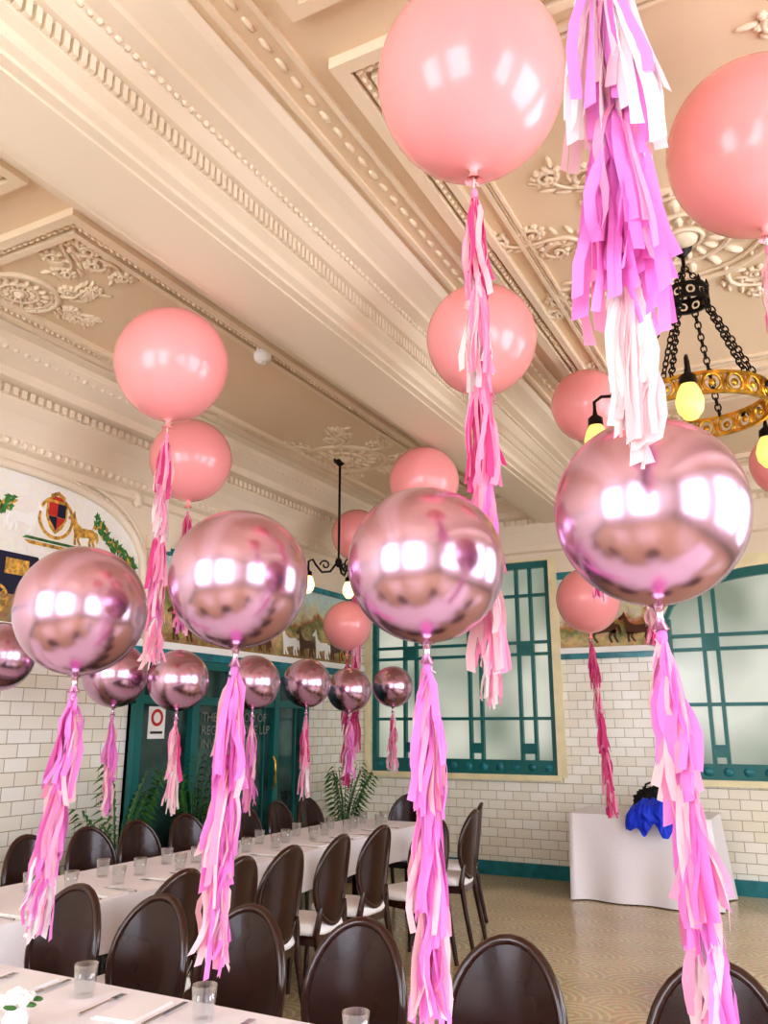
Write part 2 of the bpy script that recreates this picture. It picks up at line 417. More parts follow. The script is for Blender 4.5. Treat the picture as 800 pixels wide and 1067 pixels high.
horse(b, 'y', yy, -2.15, 2.4, .5); horse(b, 'y', yy - .001, -1.75, 2.4, .42)
b.obj("horse_mural", [M_hb, M_gold, M_navy, M_leaf, M_mural])
def tymp_z(y):
    t = min(1, abs(y - 3.75) / 1.42); return 2.55 + .78 * (max(0, 1 - t ** 3.2)) ** (1 / 2.4)
b = MB(); n = 40
ys = [2.33 + 2.84 * i / n for i in range(n + 1)]
for i in range(n):
    b.poly([(ys[i], 2.245), (ys[i + 1], 2.245), (ys[i + 1], tymp_z(ys[i + 1])), (ys[i], tymp_z(ys[i]))], 'x', XL + .001, .011, 4)
x = XL + .012
sh = [(-.1, .14), (.1, .14), (.1, 0), (.06, -.08), (0, -.13), (-.06, -.08), (-.1, 0)]
cy, cz = 4.2, 3.06
def P_(pts, s=.85): return [(cy + p * s, cz + q * s) for p, q in pts]
b.poly(P_([(p * 1.12, q * 1.12) for p, q in sh]), 'x', x, .006, 1)
b.poly(P_([(-.09, .01), (0, .01), (0, .13), (-.09, .13)]), 'x', x + .006, .004, 5)
b.poly(P_([(0, -.11), (.07, -.03), (.09, .005), (0, .005)]), 'x', x + .006, .004, 5)
b.poly(P_([(0, .01), (.09, .01), (.09, .13), (0, .13)]), 'x', x + .006, .004, 2)
b.poly(P_([(0, -.11), (-.07, -.03), (-.09, .005), (0, .005)]), 'x', x + .006, .0045, 2)
disc(b, 'x', x, cy, cz, .165, 1, .14, 28, .003)
horse(b, 'x', x, cy + .22, cz - .17, .34, 1, 1); horse(b, 'x', x, cy - .22, cz - .17, .34, -1, 6)
for i in range(5): disc(b, 'x', x, cy - .05 + i * .025, cz + .165 + .012 * (2 - abs(2 - i)), .017, 1, 0, 8)
b.poly([(cy - .05, cz + .13), (cy + .05, cz + .13), (cy + .055, cz + .16), (cy - .055, cz + .16)], 'x', x, .005, 5)
b.poly([(cy - .28, cz - .2), (cy + .28, cz - .2), (cy + .25, cz - .18), (cy - .25, cz - .18)], 'x', x, .006, 3)
b.poly([(cy - .22, cz - .235), (cy + .22, cz - .235), (cy + .26, cz - .21), (cy - .26, cz - .21)], 'x', x, .006, 1)
for sgn in (-1, 1):
    for i in range(90):
        tt = i / 89; yv = cy + sgn * (.38 + .46 * tt); zv = 3.12 - .1 * sin(pi * tt) - .3 * tt * tt + random.uniform(-.05, .05)
        if yv > 5.05: continue
        a = random.uniform(0, pi); r = .038
        b.poly([(yv + r * cos(a), zv + r * sin(a)), (yv + .4 * r * cos(a + pi / 2), zv + .4 * r * sin(a + pi / 2)),
                (yv - r * cos(a), zv - r * sin(a)), (yv - .4 * r * cos(a + pi / 2), zv - .4 * r * sin(a + pi / 2))], 'x', x, .003 + .0001 * i, 3 if i % 6 else 1)
coach(b, 'x', x, 3.72, 2.3, .7, 1); coach(b, 'x', x, 2.8, 2.3, .6, 1)
horse(b, 'x', x, 4.55, 2.3, .45)
b.obj("coat_of_arms_mural", [M_hb, M_gold, M_navy, M_leaf, M_tymp, M_red, M_white])
b = MB()
for i in range(n):
    b.poly([(ys[i], tymp_z(ys[i])), (ys[i + 1], tymp_z(ys[i + 1])), (ys[i + 1], ZS + .2), (ys[i], ZS + .2)], 'x', XL, .02, 0)
b.box(XL, XL + .02, 5.17, YB, 3.06, ZS + .2, 0); b.box(XL, XL + .02, YF, 2.33, 2.24, ZS + .2, 0)
b.box(XL, XL + .1, 5.17, 5.3, 2.24, 3.1, 0); b.box(XL, XL + .13, 5.14, 5.33, 3.0, 3.12, 0)
pts = [(XL + .03, y, tymp_z(y) + .02) for y in ys]
b.tube(pts, .035, 8, 0); b.tube([(XL + .03, p[1], p[2] + .085) for p in pts], .022, 6, 0)
for i in range(1, 3 * n):
    y = 2.33 + 2.84 * i / (3 * n); b.ell((XL + .04, y, tymp_z(y) + .055), (.02, .014, .018), 0, 6, 4)
for i in range(7):
    a = -0.4 + i * .35; b.ell((XL + .05, 4.9 + .09 * cos(a), 3.38 + .07 * sin(a)), (.03, .05, .035), 0, 8, 5)
b.obj("trim_4", [M_plaster2])
b = MB(); b.box(W1[0] - .1, W2[0] - .1, YB - .02, YB, W1[3] + .1, 4.0, 0)
for i in range(N):
    xa, xb = xs[i], xs[i + 1]; b.poly([(xa, arch_z(xa) + .12), (xb, arch_z(xb) + .12), (xb, 4.0), (xa, 4.0)], 'y', YB - .02, .02, 0)
b.box(W1[1] + .1, W2[0], YB - .03, YB, 3.2, 3.5, 0); b.box(W2[0] - .1, W2[0], YB - .022, YB, 3.5, 4.0, 0); b.box(W2[1], XR, YB - .02, YB, 2.3, 4.0, 0)
b.obj("trim_5", [M_plaster2])

# ---- cornices
def dents(b, axis, fixed0, fixed1, a0, a1, z0, z1, pitch, w, mi=0):
    a = a0
    while a < a1:
        if axis == 'y': b.box(fixed0, fixed1, a, a + w, z0, z1, mi)
        else: b.box(a, a + w, fixed0, fixed1, z0, z1, mi)
        a += pitch
def eggs(b, axis, p, z, a0, a1, pitch, r, mi=0, nu=6, nv=4):
    a = a0
    while a < a1:
        if axis == 'y': b.ell((p, a, z), (r[0], r[1], r[2]), mi, nu, nv)
        else: b.ell((a, p, z), (r[1], r[0], r[2]), mi, nu, nv)
        a += pitch
def cornice(b, axis, w, sg, a0, a1, pr, zb):
    prof = [(w, ZC)] + [(w + sg * p, z) for p, z in pr] + [(w, zb)]
    b.prism(prof, axis, a0, a1)
CP = [(.62, ZC), (.62, 4.05), (.52, 4.05), (.52, 4.0), (.47, 3.96), (.42, 3.93), (.36, 3.90), (.36, 3.83), (.27, 3.81), (.27, 3.74),
      (.2, 3.66), (.15, 3.58), (.12, 3.52), (.12, 3.46), (.06, 3.44), (.06, 3.38)]
b = MB(); cornice(b, 'y', XL, 1, YF, YB, CP, 3.36)
dents(b, 'y', XL + .27, XL + .31, YF, YB - .3, 3.745, 3.80, .07, .04)
eggs(b, 'y', XL + .47, 3.985, YF, YB - .4, .085, (.03, .034, .03))
eggs(b, 'y', XL + .12, 3.49, YF, YB - .1, .075, (.02, .028, .028))
b.obj("trim_6", [M_plaster2])
b = MB(); cornice(b, 'x', YB, -1, XL, XR, [(p * .75, z) for p, z in CP], 3.36 + .14)
dents(b, 'x', YB - .235, YB - .20, XL + .3, XR, 3.745, 3.80, .07, .04)
eggs(b, 'x', YB - .36, 3.985, XL + .5, XR, .085, (.03, .034, .03))
b.obj("trim_7", [M_plaster2])
def beam(name, x0, x1, sides):
    b = MB(); b.box(x0, x1, YF, YB, 3.75, ZC, 0)
    b.box(x0 + .05, x1 - .05, YF, YB, 3.738, 3.75, 0)
    for sg, e in sides:
        P = [(0, 3.77), (.04, 3.78), (.04, 3.83), (.09, 3.85), (.09, 3.93), (.13, 3.94), (.17, 3.97), (.2, 4.0), (.27, 4.01), (.27, 4.04), (.35, 4.06), (.42, 4.07), (.46, 4.09), (.46, ZC)]
        b.prism([(e, ZC)] + [(e + sg * p, z) for p, z in P][::1], 'y', YF, YB, 0)
        lo, hi = sorted((e + sg * .09, e + sg * .115))
        dents(b, 'y', lo, hi, YF, YB - .2, 3.86, 3.925, .04, .024)
        eggs(b, 'y', e + sg * .195, 3.99, YF, YB - .2, .045, (.014, .018, .014))
        eggs(b, 'y', e + sg * .035, 3.80, YF, YB - .2, .032, (.008, .011, .011), nu=5, nv=3)
    b.obj(name, [M_plaster2])
beam("ceiling_beam", -2.64, -2.22, [(1, -2.22), (-1, -2.64)])
beam("ceiling_beam", 1.44, 1.84, [(-1, 1.44)])
def border(b, x0, x1, y0, y1, w=.09, d=.035, beads=True):
    z = ZC
    for off, dd, ww in ((0, d, w * .45), (w * .55, d * .55, w * .25), (w * .95, d * .9, w * .3)):
        for (a0, a1, c0, c1) in ((x0 + off, x0 + off + ww, y0 + off, y1 - off), (x1 - off - ww, x1 - off, y0 + off, y1 - off),
                                 (x0 + off + ww, x1 - off - ww, y0 + off, y0 + off + ww), (x0 + off + ww, x1 - off - ww, y1 - off - ww, y1 - off)):
            b.box(a0, a1, c0, c1, z - dd, z)
    if beads:
        o = w * .68
        for xx in (x0 + o, x1 - o): eggs(b, 'y', xx, z - d * .6, y0 + o, y1 - o, .045, (.013, .017, .014), nu=6, nv=4)
        for yy in (y0 + o, y1 - o): eggs(b, 'x', yy, z - d * .6, x0 + o, x1 - o, .045, (.013, .017, .014), nu=6, nv=4)
def scroll(b, cx, cy, r0, a0, turns, sg=1, k=1.0):
    n = int(26 * turns); pts = []; rad = []
    for i in range(n + 1):
        t = i / n; r = r0 * (1 - t * .88); a = a0 + sg * 2 * pi * turns * t
        pts.append((cx + r * cos(a), cy + r * sin(a), ZC - .006 - .012 * t)); rad.append(.02 * k * (1 - .45 * t))
    b.tube(pts, rad, 6)
    b.ell((cx, cy, ZC - .01), (r0 * .2, r0 * .2, .025), 0, 8, 5)
    for i in range(0, n, 3):
        t = i / n
        if t > .7: break
        a = a0 + sg * 2 * pi * turns * t; r = r0 * (1 - t * .88) + .026 * k
        b.ell((cx + r * cos(a), cy + r * sin(a), ZC - .004), (.028 * k, .028 * k, .018), 0, 6, 4)
def spray(b, x, y, ang, L, k=1.0):
    dx, dy = cos(ang), sin(ang); nx, ny = -dy, dx; n = 20; pts = []
    for i in range(n + 1):
        t = i / n; w = sin(t * 2 * pi) * .12 * L
        pts.append((x + dx * L * t + nx * w, y + dy * L * t + ny * w, ZC - .01))
    b.tube(pts, [.017 * k * (1 - .6 * i / n) for i in range(n + 1)], 6)
    for t, s in ((.28, -1), (.62, 1), (.9, -1)):
        q = .13 * L * (1.3 - t * .6); px, py = x + dx * L * t + nx * s * q * .9, y + dy * L * t + ny * s * q * .9
        scroll(b, px, py, q, ang - s * pi / 2, 1.3, s, k * .75)
    for i in range(14):
        t = (i + .5) / 14; s = 1 if i % 2 else -1; w = sin(t * 2 * pi) * .12 * L
        M0 = b.M; b.M = Matrix.Translation((x + dx * L * t + nx * (w + s * .04), y + dy * L * t + ny * (w + s * .04), ZC - .004)) @ Matrix.Rotation(ang + s * .7, 4, 'Z')
        b.ell((0.03, 0, 0), (.05 * k, .015 * k, .014), 0, 7, 4); b.M = M0
def medallion(name, cx, cy, R, spr=(0, pi / 2, pi, 3 * pi / 2)):
    b = MB()
    for r, w in ((R, .02), (R * .86, .012), (R * .5, .016), (R * .2, .014)):
        b.tube([(cx + r * cos(2 * pi * i / 40), cy + r * sin(2 * pi * i / 40), ZC - .006) for i in range(40)], w, 6, closed=True)
    for i in range(16):
        a = 2 * pi * i / 16; M0 = b.M
        b.M = Matrix.Translation((cx, cy, ZC - .004)) @ Matrix.Rotation(a, 4, 'Z')
        b.ell((R * .67, 0, 0), (R * .15, R * .06, .022), 0, 8, 4); b.ell((R * .36, 0, 0), (R * .12, R * .05, .018), 0, 8, 4)
        b.ell((R * .93, 0, 0), (.014, .016, .02), 0, 6, 4); b.M = M0
    b.ell((cx, cy, ZC), (R * .17, R * .17, .045), 0, 12, 6)
    for a in spr:
        for s in (-.35, .35):
            spray(b, cx + (R + .02) * cos(a + s), cy + (R + .02) * sin(a + s), a + s * 1.8, R * 1.15)
    b.obj(name, [M_orn])
medallion("ceiling_medallion", -3.95, 6.7, .40)
medallion("ceiling_medallion", -4.06, 2.98, .22, (pi * .3,))
medallion("ceiling_medallion", -.40, 4.25, .48)
medallion("ceiling_medallion", -.40, .4, .42)
b = MB(); border(b, -4.36, -3.1, 2.52, 8.45, .13, .045); border(b, -4.36, -3.1, -1.8, 2.25, .13, .045)
for (x, y, a) in ((-3.25, 2.7, pi * .62), (-3.25, 2.7, pi * .85), (-3.3, 2.08, pi * 1.2), (-3.3, 2.08, pi * 1.4), (-3.25, 8.25, pi * 1.25), (-4.2, 8.25, -pi * .25)):
    spray(b, x, y, a, .5, 1.0)
b.obj("trim_8", [M_orn])
b = MB(); border(b, -1.45, .65, 2.3, 6.3, .13, .05); border(b, -1.2, .4, 2.55, 6.05, .05, .025, False)
border(b, -1.45, .65, 6.55, 8.5, .13, .05); border(b, -1.45, .65, -1.9, 2.05, .13, .05)
for (x, y, a) in ((-1.28, 2.5, pi * .25), (.48, 2.5, pi * .75), (-1.28, 6.1, -pi * .25), (.48, 6.1, pi * 1.25), (-1.28, 1.85, -pi * .25), (-1.28, 6.75, pi * .25)):
    spray(b, x, y, a, .6); spray(b, x + .02, y, pi / 2 if y < 5 and y > 2.2 else -pi / 2, .5)
b.box(-1.72, -1.695, YF, YB - .3, ZC - .02, ZC); b.box(-1.57, -1.545, YF, YB - .3, ZC - .02, ZC)
y = YF
while y < YB - .4:
    b.ell((-1.633, y, ZC), (.016, .045, .014), 0, 6, 4); y += .11
b.obj("trim_9", [M_orn])
b = MB(); b.rev([(0.001, -.05), (.045, -.05), (.06, -.03), (.065, 0)], 20, (-3.22, 4.32, ZC - .045)); b.rev([(.02, -.062), (.025, -.05)], 12, (-3.22, 4.32, ZC - .045), capb=True)
b.rev([(.07, -.046), (.07, 0)], 20, (-3.22, 4.32, ZC))
b.obj("smoke_detector", [M_white])

# ------------------------------------------------------------------ door partition on left wall
b = MB(); X = XL + .002
b.box(X, X + .03, 5.1, 7.65, 0, 2.11, 1)
for y in (5.1, 5.78, 6.42, 7.02, 7.57): b.box(X, X + .09, y, y + .08, 0, 2.11, 0)
for z in (0, 1.72, 2.03): b.box(X, X + .08, 5.1, 7.65, z, z + (.25 if z == 0 else .07), 0)
for y in (5.9, 6.3, 6.54, 6.9, 7.14, 7.45): b.box(X, X + .05, y, y + .02, .25, 2.05, 0)
for y in (6.44, 7.0): b.tube([(X + .1, y, .95), (X + .13, y, 1.0), (X + .13, y, 1.2), (X + .1, y, 1.25)], .012, 6, 2)
b.obj("door_1", [M_teal, M_dkglass, M_brass])
def text(body, loc, size, m, name, rot=(pi / 2, 0, pi / 2)):
    t = bpy.data.curves.new(name, "FONT"); t.body = body; t.size = size; t.extrude = .002; t.materials.append(m)
    o = bpy.data.objects.new(name, t); bpy.context.collection.objects.link(o); o.location = loc; o.rotation_euler = rot; return o
text("THE TEAROOM OF\nREGAL  ESTONE LLP\nINVESTMENTS", (XL + .057, 5.95, 1.58), .115, M_text, "door_lettering")
b = MB(); b.box(XL + .035, XL + .039, 5.3, 5.5, 1.44, 1.70, 0); disc(b, 'x', XL + .040, 5.4, 1.61, .07, 1, .045, 20, .003)
b.box(XL + .039, XL + .042, 5.33, 5.47, 1.48, 1.50, 2)
b.obj("no_smoking_sign", [M_white, M_red, M_black])

# ------------------------------------------------------------------ tables
def clothtable(name, x0, x1, y0, y1, zb, ht=.75, seed=0, amp=.012, flare=0):
    b = MB()
    per = []; st = .045
    def seg(ax, ay, bx, by):
        L = math.hypot(bx - ax, by - ay); n = max(2, int(L / st))
        for i in range(n): per.append((ax + (bx - ax) * i / n, ay + (by - ay) * i / n, (by - ay) / L, -(bx - ax) / L, min(i, n - i)))
    seg(x0, y0, x1, y0); seg(x1, y0, x1, y1); seg(x1, y1, x0, y1); seg(x0, y1, x0, y0)
    n = len(per); rows = 7; vs = []; fs = []
    for j in range(rows + 1):
        t = j / rows
        for i, (x, y, nx, ny, ce) in enumerate(per):
            w = t * amp * (sin(i * .55 + seed) + .7 * sin(i * .23 + 1.3 * seed) + 1.0) + t * flare * math.exp(-ce * .6)
            if j == 1: w += .002
            vs.append((x + nx * w, y + ny * w, ht - t * (ht - zb)))
    for j in range(rows):
        for i in range(n):
            k = (i + 1) % n; fs.append((j * n + i, j * n + k, (j + 1) * n + k, (j + 1) * n + i))
    b.add(vs, fs, 0, True); b.add([(p[0], p[1], ht) for p in per], [tuple(range(n))], 0)
    b.box(x0 + .02, x1 - .02, y0 + .02, y1 - .02, ht - .035, ht - .005, 1)
    m = max(2, int(max(x1 - x0, y1 - y0) / 1.6) + 1)
    for i in range(m):
        for s in (0, 1):
            if x1 - x0 > y1 - y0: px = x0 + .08 + (x1 - x0 - .16) * i / (m - 1); py = y0 + .08 if s else y1 - .08
            else: py = y0 + .08 + (y1 - y0 - .16) * i / (m - 1); px = x0 + .08 if s else x1 - .08
            b.box(px - .02, px + .02, py - .02, py + .02, 0, ht - .02, 1)
    return b.obj(name, [M_cloth, M_wood])
clothtable("banquet_table", -2.95, 1.2, 1.4, 2.18, .52, seed=1)
clothtable("banquet_table", -3.85, -3.12, .9, 6.75, .52, seed=2)
clothtable("side_table", -2.28, -1.02, 8.1, 8.8, .01, seed=3, amp=.03, flare=.06)

# ------------------------------------------------------------------ chairs
def make_chair():
    b = MB()
    cz, rx, rz = .692, .178, .232
    def bp(a, k=1.0, off=0):
        x = rx * k * cos(a); z = cz + rz * k * sin(a)
        y = (z - .45) * .12 - .05 * (x / rx) ** 2 * 1.0 + off
        return (x, y, z)
    n = 36
    b.tube([bp(2 * pi * i / n) for i in range(n)], .016, 8, 0, closed=True)
    for off in (-.012, .012):
        vs = [bp(0, 0, off * 1.2)]; fs = []
        for kk in (.35, .7, .95):
            for i in range(n): vs.append(bp(2 * pi * i / n, kk, off * (1.2 - kk * .4)))
        for i in range(n):
            fs.append((0, 1 + i, 1 + (i + 1) % n))
            for r in range(2): fs.append((1 + r * n + i, 1 + r * n + (i + 1) % n, 1 + (r + 1) * n + (i + 1) % n, 1 + (r + 1) * n + i))
        b.add(vs, fs, 1, True)
    for sx in (-1, 1):
        b.tube([(sx * .17, .06, 0), (sx * .165, .01, .25), (sx * .16, -.02, .43), (sx * .15, -.01, .50), (sx * .135, -.005, .56)], [.015, .018, .021, .018, .015], 8, 0)
        b.tube([(sx * .18, -.40, 0), (sx * .175, -.385, .25), (sx * .17, -.37, .42)], [.013, .017, .022], 8, 0)
        b.box(sx * .172 - .012, sx * .172 + .012, -.39, -.02, .37, .42, 0)
    b.box(-.17, .17, -.40, -.375, .37, .42, 0); b.box(-.16, .16, -.03, -.01, .37, .42, 0)
    vs = []; fs = []; m = 28; lv = [(.0, .415), (1, .415), (1.04, .435), (1.0, .462), (.8, .474), (0, .478)]
    for k, z in lv:
        for i in range(m):
            a = 2 * pi * i / m; c, s = cos(a), sin(a)
            sc_ = 1 / (abs(c) ** 4 + abs(s) ** 4) ** .25
            vs.append((.185 * k * c * sc_ * (1.0 if s > 0 else 1.05), -.20 + .195 * k * s * sc_, z))
    for j in range(len(lv) - 1):
        for i in range(m): fs.append((j * m + i, j * m + (i + 1) % m, (j + 1) * m + (i + 1) % m, (j + 1) * m + i))
    b.add(vs, fs, 2, True)
    return b
chair0 = None
def chair(x, y, rz):
    global chair0
    if chair0 is None: chair0 = make_chair().obj("dining_chair", [M_wood, M_leather, M_seat], (x, y, 0), rz)
    else: inst(chair0, "dining_chair", (x, y, 0), rz)
for x in (-2.72, -2.29, -1.88, -1.43, -.93, -.35, .25): chair(x, 2.54, random.uniform(-.06, .06))
for x in (-2.3, -1.3, -.2): chair(x, 1.05, pi)
for y in (3.07, 3.48, 3.9, 4.42, 4.93): chair(-2.64, y, -pi / 2 + random.uniform(-.08, .08))
chair(-2.50, 5.46, -pi / 2 - .35); chair(-2.5, 6.15, -pi / 2 + .1); chair(-2.66, 6.68, -pi / 2 + .3)
for y in (2.6, 3.1, 3.55, 4.0, 4.42, 4.9, 5.6, 6.05, 6.5): chair(-4.14, y, pi / 2 + random.uniform(-.1, .1))
chair(-3.5, 7.15, 0)

# ------------------------------------------------------------------ balloons
def balloon_prof(R, kind):
    pr = []
    n = 30
    for i in range(n + 1):
        t = -pi / 2 + pi * i / n
        r = R * cos(t); z = R * sin(t)
        if kind == 'latex' and z < 0: z *= 1.06; r *= (1 - .03 * (-z / R))
        pr.append((max(r, .0005), z))
    nk = .018 if kind == 'latex' else .012; zb = pr[0][1]
    pr = [p for p in pr if p[0] > nk or p[1] > 0]
    return [(nk * 1.6, zb - .05), (nk * .9, zb - .035), (nk * .6, zb - .02), (nk * .9, zb - .005)] + pr
def strips(b, cx, cy, zt, L, n, spread, w, cols, sway=(0, 0), rnd=random):
    for _ in range(n):
        a = rnd.uniform(0, 2 * pi); rr = spread * rnd.uniform(.2, 1.0); LL = L * rnd.uniform(.7, 1.08)
        ta = rnd.uniform(0, pi); tw = rnd.uniform(-1.6, 1.6); ww = w * rnd.uniform(.7, 1.3)
        mi = rnd.choice(cols); N_ = 6; vs = []
        ph = rnd.uniform(0, 6.28); kk = rnd.uniform(.0, .012); z0 = zt - rnd.uniform(0, .05)
        for i in range(N_ + 1):
            t = i / N_; q = rr * (t ** .55) + .004
            x = cx + q * cos(a) + kk * sin(ph + t * 7) + sway[0] * t; y = cy + q * sin(a) + kk * cos(ph + t * 6) + sway[1] * t; z = z0 - LL * t
            an = ta + tw * t; dx, dy = cos(an) * ww / 2, sin(an) * ww / 2
            if i == 0: dx *= .3; dy *= .3
            vs += [(x - dx, y - dy, z), (x + dx, y + dy, z + (ww * .3 if i == N_ else 0))]
        b.add(vs, [(2 * i, 2 * i + 1, 2 * i + 3, 2 * i + 2) for i in range(N_)], mi, True)
TM = [T_orchid, T_pink, T_hot, T_pale, T_white, T_rib]
def tassel(zt, zb, layers, spread=.05, w=.018, n=30, drift=(0, 0), top_gap=.05, palette=None, seed=0, widths=None):
    rnd = random.Random(seed); b = MB()
    tot = zt - zb - top_gap; stp = tot / layers; L = stp * 1.25
    def cx(z):
        t = (zt - z) / (zt - zb); return (drift[0] * t, drift[1] * t)
    b.tube([(cx(z)[0], cx(z)[1], z) for z in (zt + .01, zt - tot * .5, zb + stp * .8)], .0025, 4, 5)
    for i in range(layers):
        z = zt - top_gap - i * stp; c = cx(z)
        pal = palette[i % len(palette)]
        LL = L if i < layers - 1 else stp
        sp = spread * (widths[i] if widths else (1 + .25 * i / layers))
        strips(b, c[0], c[1], z, LL, n, sp, w, pal, (drift[0] * stp / (zt - zb), drift[1] * stp / (zt - zb)), rnd)
        b.ell((c[0], c[1], z), (.012, .012, .02), pal[0], 8, 5)
    a = rnd.uniform(0, 6.28)
    b.tube([(cos(a) * .012 * t + .004 * sin(t * 9), sin(a) * .012 * t + .004 * cos(t * 9), zt - .02 * t) for t in [i * .25 for i in range(7)]], .0016, 4, 5)
    return b
def balloon(name, kind, loc, R, tz, layers, **kw):
    e = bpy.data.objects.new(name, None); bpy.context.collection.objects.link(e); e.location = loc; e.empty_display_size = .05
    b = MB(); b.rev(balloon_prof(R, kind), 48, (0, 0, 0), 0, True)
    if kind == 'orb':
        for i in range(24):
            a = 2 * pi * i / 24
            b.tube([(cos(a) * R * .1, sin(a) * R * .1, -R * .996), (cos(a) * R * .04, sin(a) * R * .04, -R * 1.005)], .0015, 4, 0)
    b.obj("balloon_body", [M_latex if kind == 'latex' else M_orb], parent=e)
    zt = -R * 1.06 - (.045 if kind == 'latex' else .03)
    t = tassel(zt, tz - loc[2], layers, **kw)
    t.obj("tassel", TM, parent=e, fix=False)
    return e
PO = [[0, 0, 0, 1, 3], [0, 1, 0, 3], [0, 0, 3, 4, 1]]
PM = [[1, 2, 3], [4, 3, 1], [2, 1, 1], [0, 1, 3], [4, 1, 3]]
PH = [[2, 2, 1], [2, 1, 3], [2, 2]]
OB = "foil_orb_balloon"; LB = "pink_latex_balloon"
near = [((-.28, 1.73, 1.98), 1.0, (.05, 0), .196), ((-.865, 1.88, 1.945), .93, (.0, 0), .198), ((-1.47, 1.90, 1.96), .96, (-.03, 0), .200), ((-2.02, 1.83, 1.895), 1.0, (-.07, 0), .199)]
for i, (p, tz, dr, R) in enumerate(near):
    balloon(OB, 'orb', p, R, tz, 3, spread=.042, w=.019, n=36, palette=PO, drift=dr, seed=i + 1, top_gap=.02)
far = [(-4.5, 3.47, 1.96), (-4.15, 4.1, 1.87), (-3.7, 4.2, 1.83), (-3.68, 4.98, 1.85), (-3.73, 5.77, 1.88), (-3.73, 6.46, 1.85), (-3.70, 7.25, 1.91)]
for i, p in enumerate(far):
    balloon(OB, 'orb', p, .195 if i > 1 else .21, 1.0 + .03 * (i % 3) if i < 5 else 1.15, 2 if i else 3, spread=.045, w=.02, n=24, palette=PO if i % 2 else PM, seed=20 + i, top_gap=.03)
pk = [((-.80, 2.14, 3.59), .305, 1.72, 5, PM, (.0, 0)), ((0.0, 2.93, 3.60), .31, 2.4, 3, PM, (0, 0)), ((-1.45, 3.92, 3.60), .30, 1.68, 5, PM, (0, 0)),
      ((-2.91, 3.10, 3.43), .30, 1.85, 5, PM, (0, 0)), ((-3.98, 4.51, 3.46), .30, 2.2, 4, PM, (0, 0)), ((-2.66, 5.77, 3.44), .28, 2.3, 4, PM, (0, 0)),
      ((-4.2, 7.4, 3.5), .265, 1.3, 4, PH, (0, 0)), ((-1.26, 5.5, 3.74), .25, 2.4, 3, PM, (0, 0)), ((-1.89, 7.77, 2.70), .30, .80, 5, PH, (.1, 0)),
      ((-4.3, 7.4, 2.55), .25, 1.0, 4, PH, (0, 0)), ((-.09, 6.94, 3.55), .25, 2.3, 3, PM, (0, 0)), ((-1.2, 7.0, 3.1), .25, 2.2, 3, PM, (0, 0))]
for i, (p, R, tz, ly, pal, dr) in enumerate(pk):
    balloon(LB, 'latex', p, R, tz, ly, spread=.045, w=.02, n=28, palette=pal, drift=dr, seed=50 + i)
balloon(LB, 'latex', (-.225, 1.335, 3.35), .30, 2.02, 3, spread=.072, w=.028, n=60, palette=[[4, 3, 4, 0, 0], [0, 0, 0, 1], [4, 3, 3, 4]], seed=99, top_gap=.0, widths=[1.4, 1.25, .40])

# ------------------------------------------------------------------ chandeliers
def chain(b, p0, p1, link=.035, r=.004, mi=0):
    p0, p1 = Vector(p0), Vector(p1); L = (p1 - p0).length; n = int(L / (link * .72)); d = (p1 - p0).normalized()
    q = d.to_track_quat('Z', 'Y').to_matrix().to_4x4()
    for i in range(n):
        c = p0 + d * L * (i + .5) / n
        M0 = b.M; b.M = M0 @ Matrix.Translation(c) @ q @ Matrix.Rotation((i % 2) * pi / 2, 4, 'Z')
        b.tube([(.35 * link * cos(2 * pi * k_ / 10), 0, .5 * link * sin(2 * pi * k_ / 10)) for k_ in range(10)], r, 5, mi, closed=True)
        b.M = M0
def band(b, R, z0, z1, mi, n=24):
    for z in (z0, z1): b.rev([(R - .008, z - .008), (R + .01, z - .008), (R + .01, z + .008), (R - .008, z + .008), (R - .008, z - .008)], 48, mi=mi, smooth=False)
    h = z1 - z0
    for i in range(n):
        a = 2 * pi * i / n; M0 = b.M
        b.M = M0 @ Matrix.Rotation(a, 4, 'Z') @ Matrix.Translation((R, 0, (z0 + z1) / 2))
        b.tube([(0, h * .42 * cos(2 * pi * k_ / 12), h * .46 * sin(2 * pi * k_ / 12)) for k_ in range(12)], h * .09, 5, mi, closed=True)
        b.ell((0, 0, 0), (.008, h * .2, h * .2), mi, 6, 4); b.M = M0
        a2 = a + pi / n; b.box(R * cos(a2) - .006, R * cos(a2) + .006, R * sin(a2) - .006, R * sin(a2) + .006, z0, z1, mi)
def shade(b, c, s=1.0, mi=2):
    b.rev([(.001, -.20 * s), (.03 * s, -.19 * s), (.06 * s, -.15 * s), (.068 * s, -.10 * s), (.055 * s, -.05 * s), (.035 * s, -.01 * s)], 20, c, mi)
    b.rev([(.042 * s, -.015 * s), (.04 * s, .03 * s), (.015 * s, .05 * s), (.008 * s, .09 * s)], 16, c, 1)
b = MB(); R = .345
band(b, R, -.05, .05, 0, 20); band(b, .105, .60, .67, 1, 10)
for i in range(8):
    a = 2 * pi * i / 8; b.rev([(.014, 0), (.008, .03), (.001, .05)], 6, (.105 * cos(a), .105 * sin(a), .675), 1)
for i in range(6):
    a = 2 * pi * i / 6 + .3
    chain(b, (.1 * cos(a), .1 * sin(a), .6), (R * cos(a), R * sin(a), .055), .045, .0045, 1)
for i in range(3): chain(b, (.1 * cos(2.1 * i), .1 * sin(2.1 * i), .67), (0, 0, .82), .04, .004, 1)
b.tube([(0, 0, .82), (0, 0, .95)], .01, 8, 1); b.rev([(.06, .95), (.05, .92), (.015, .88)], 16, (0, 0, 0), 1)
A0 = radians(200)
CH = (-.42, 4.33, 3.15)
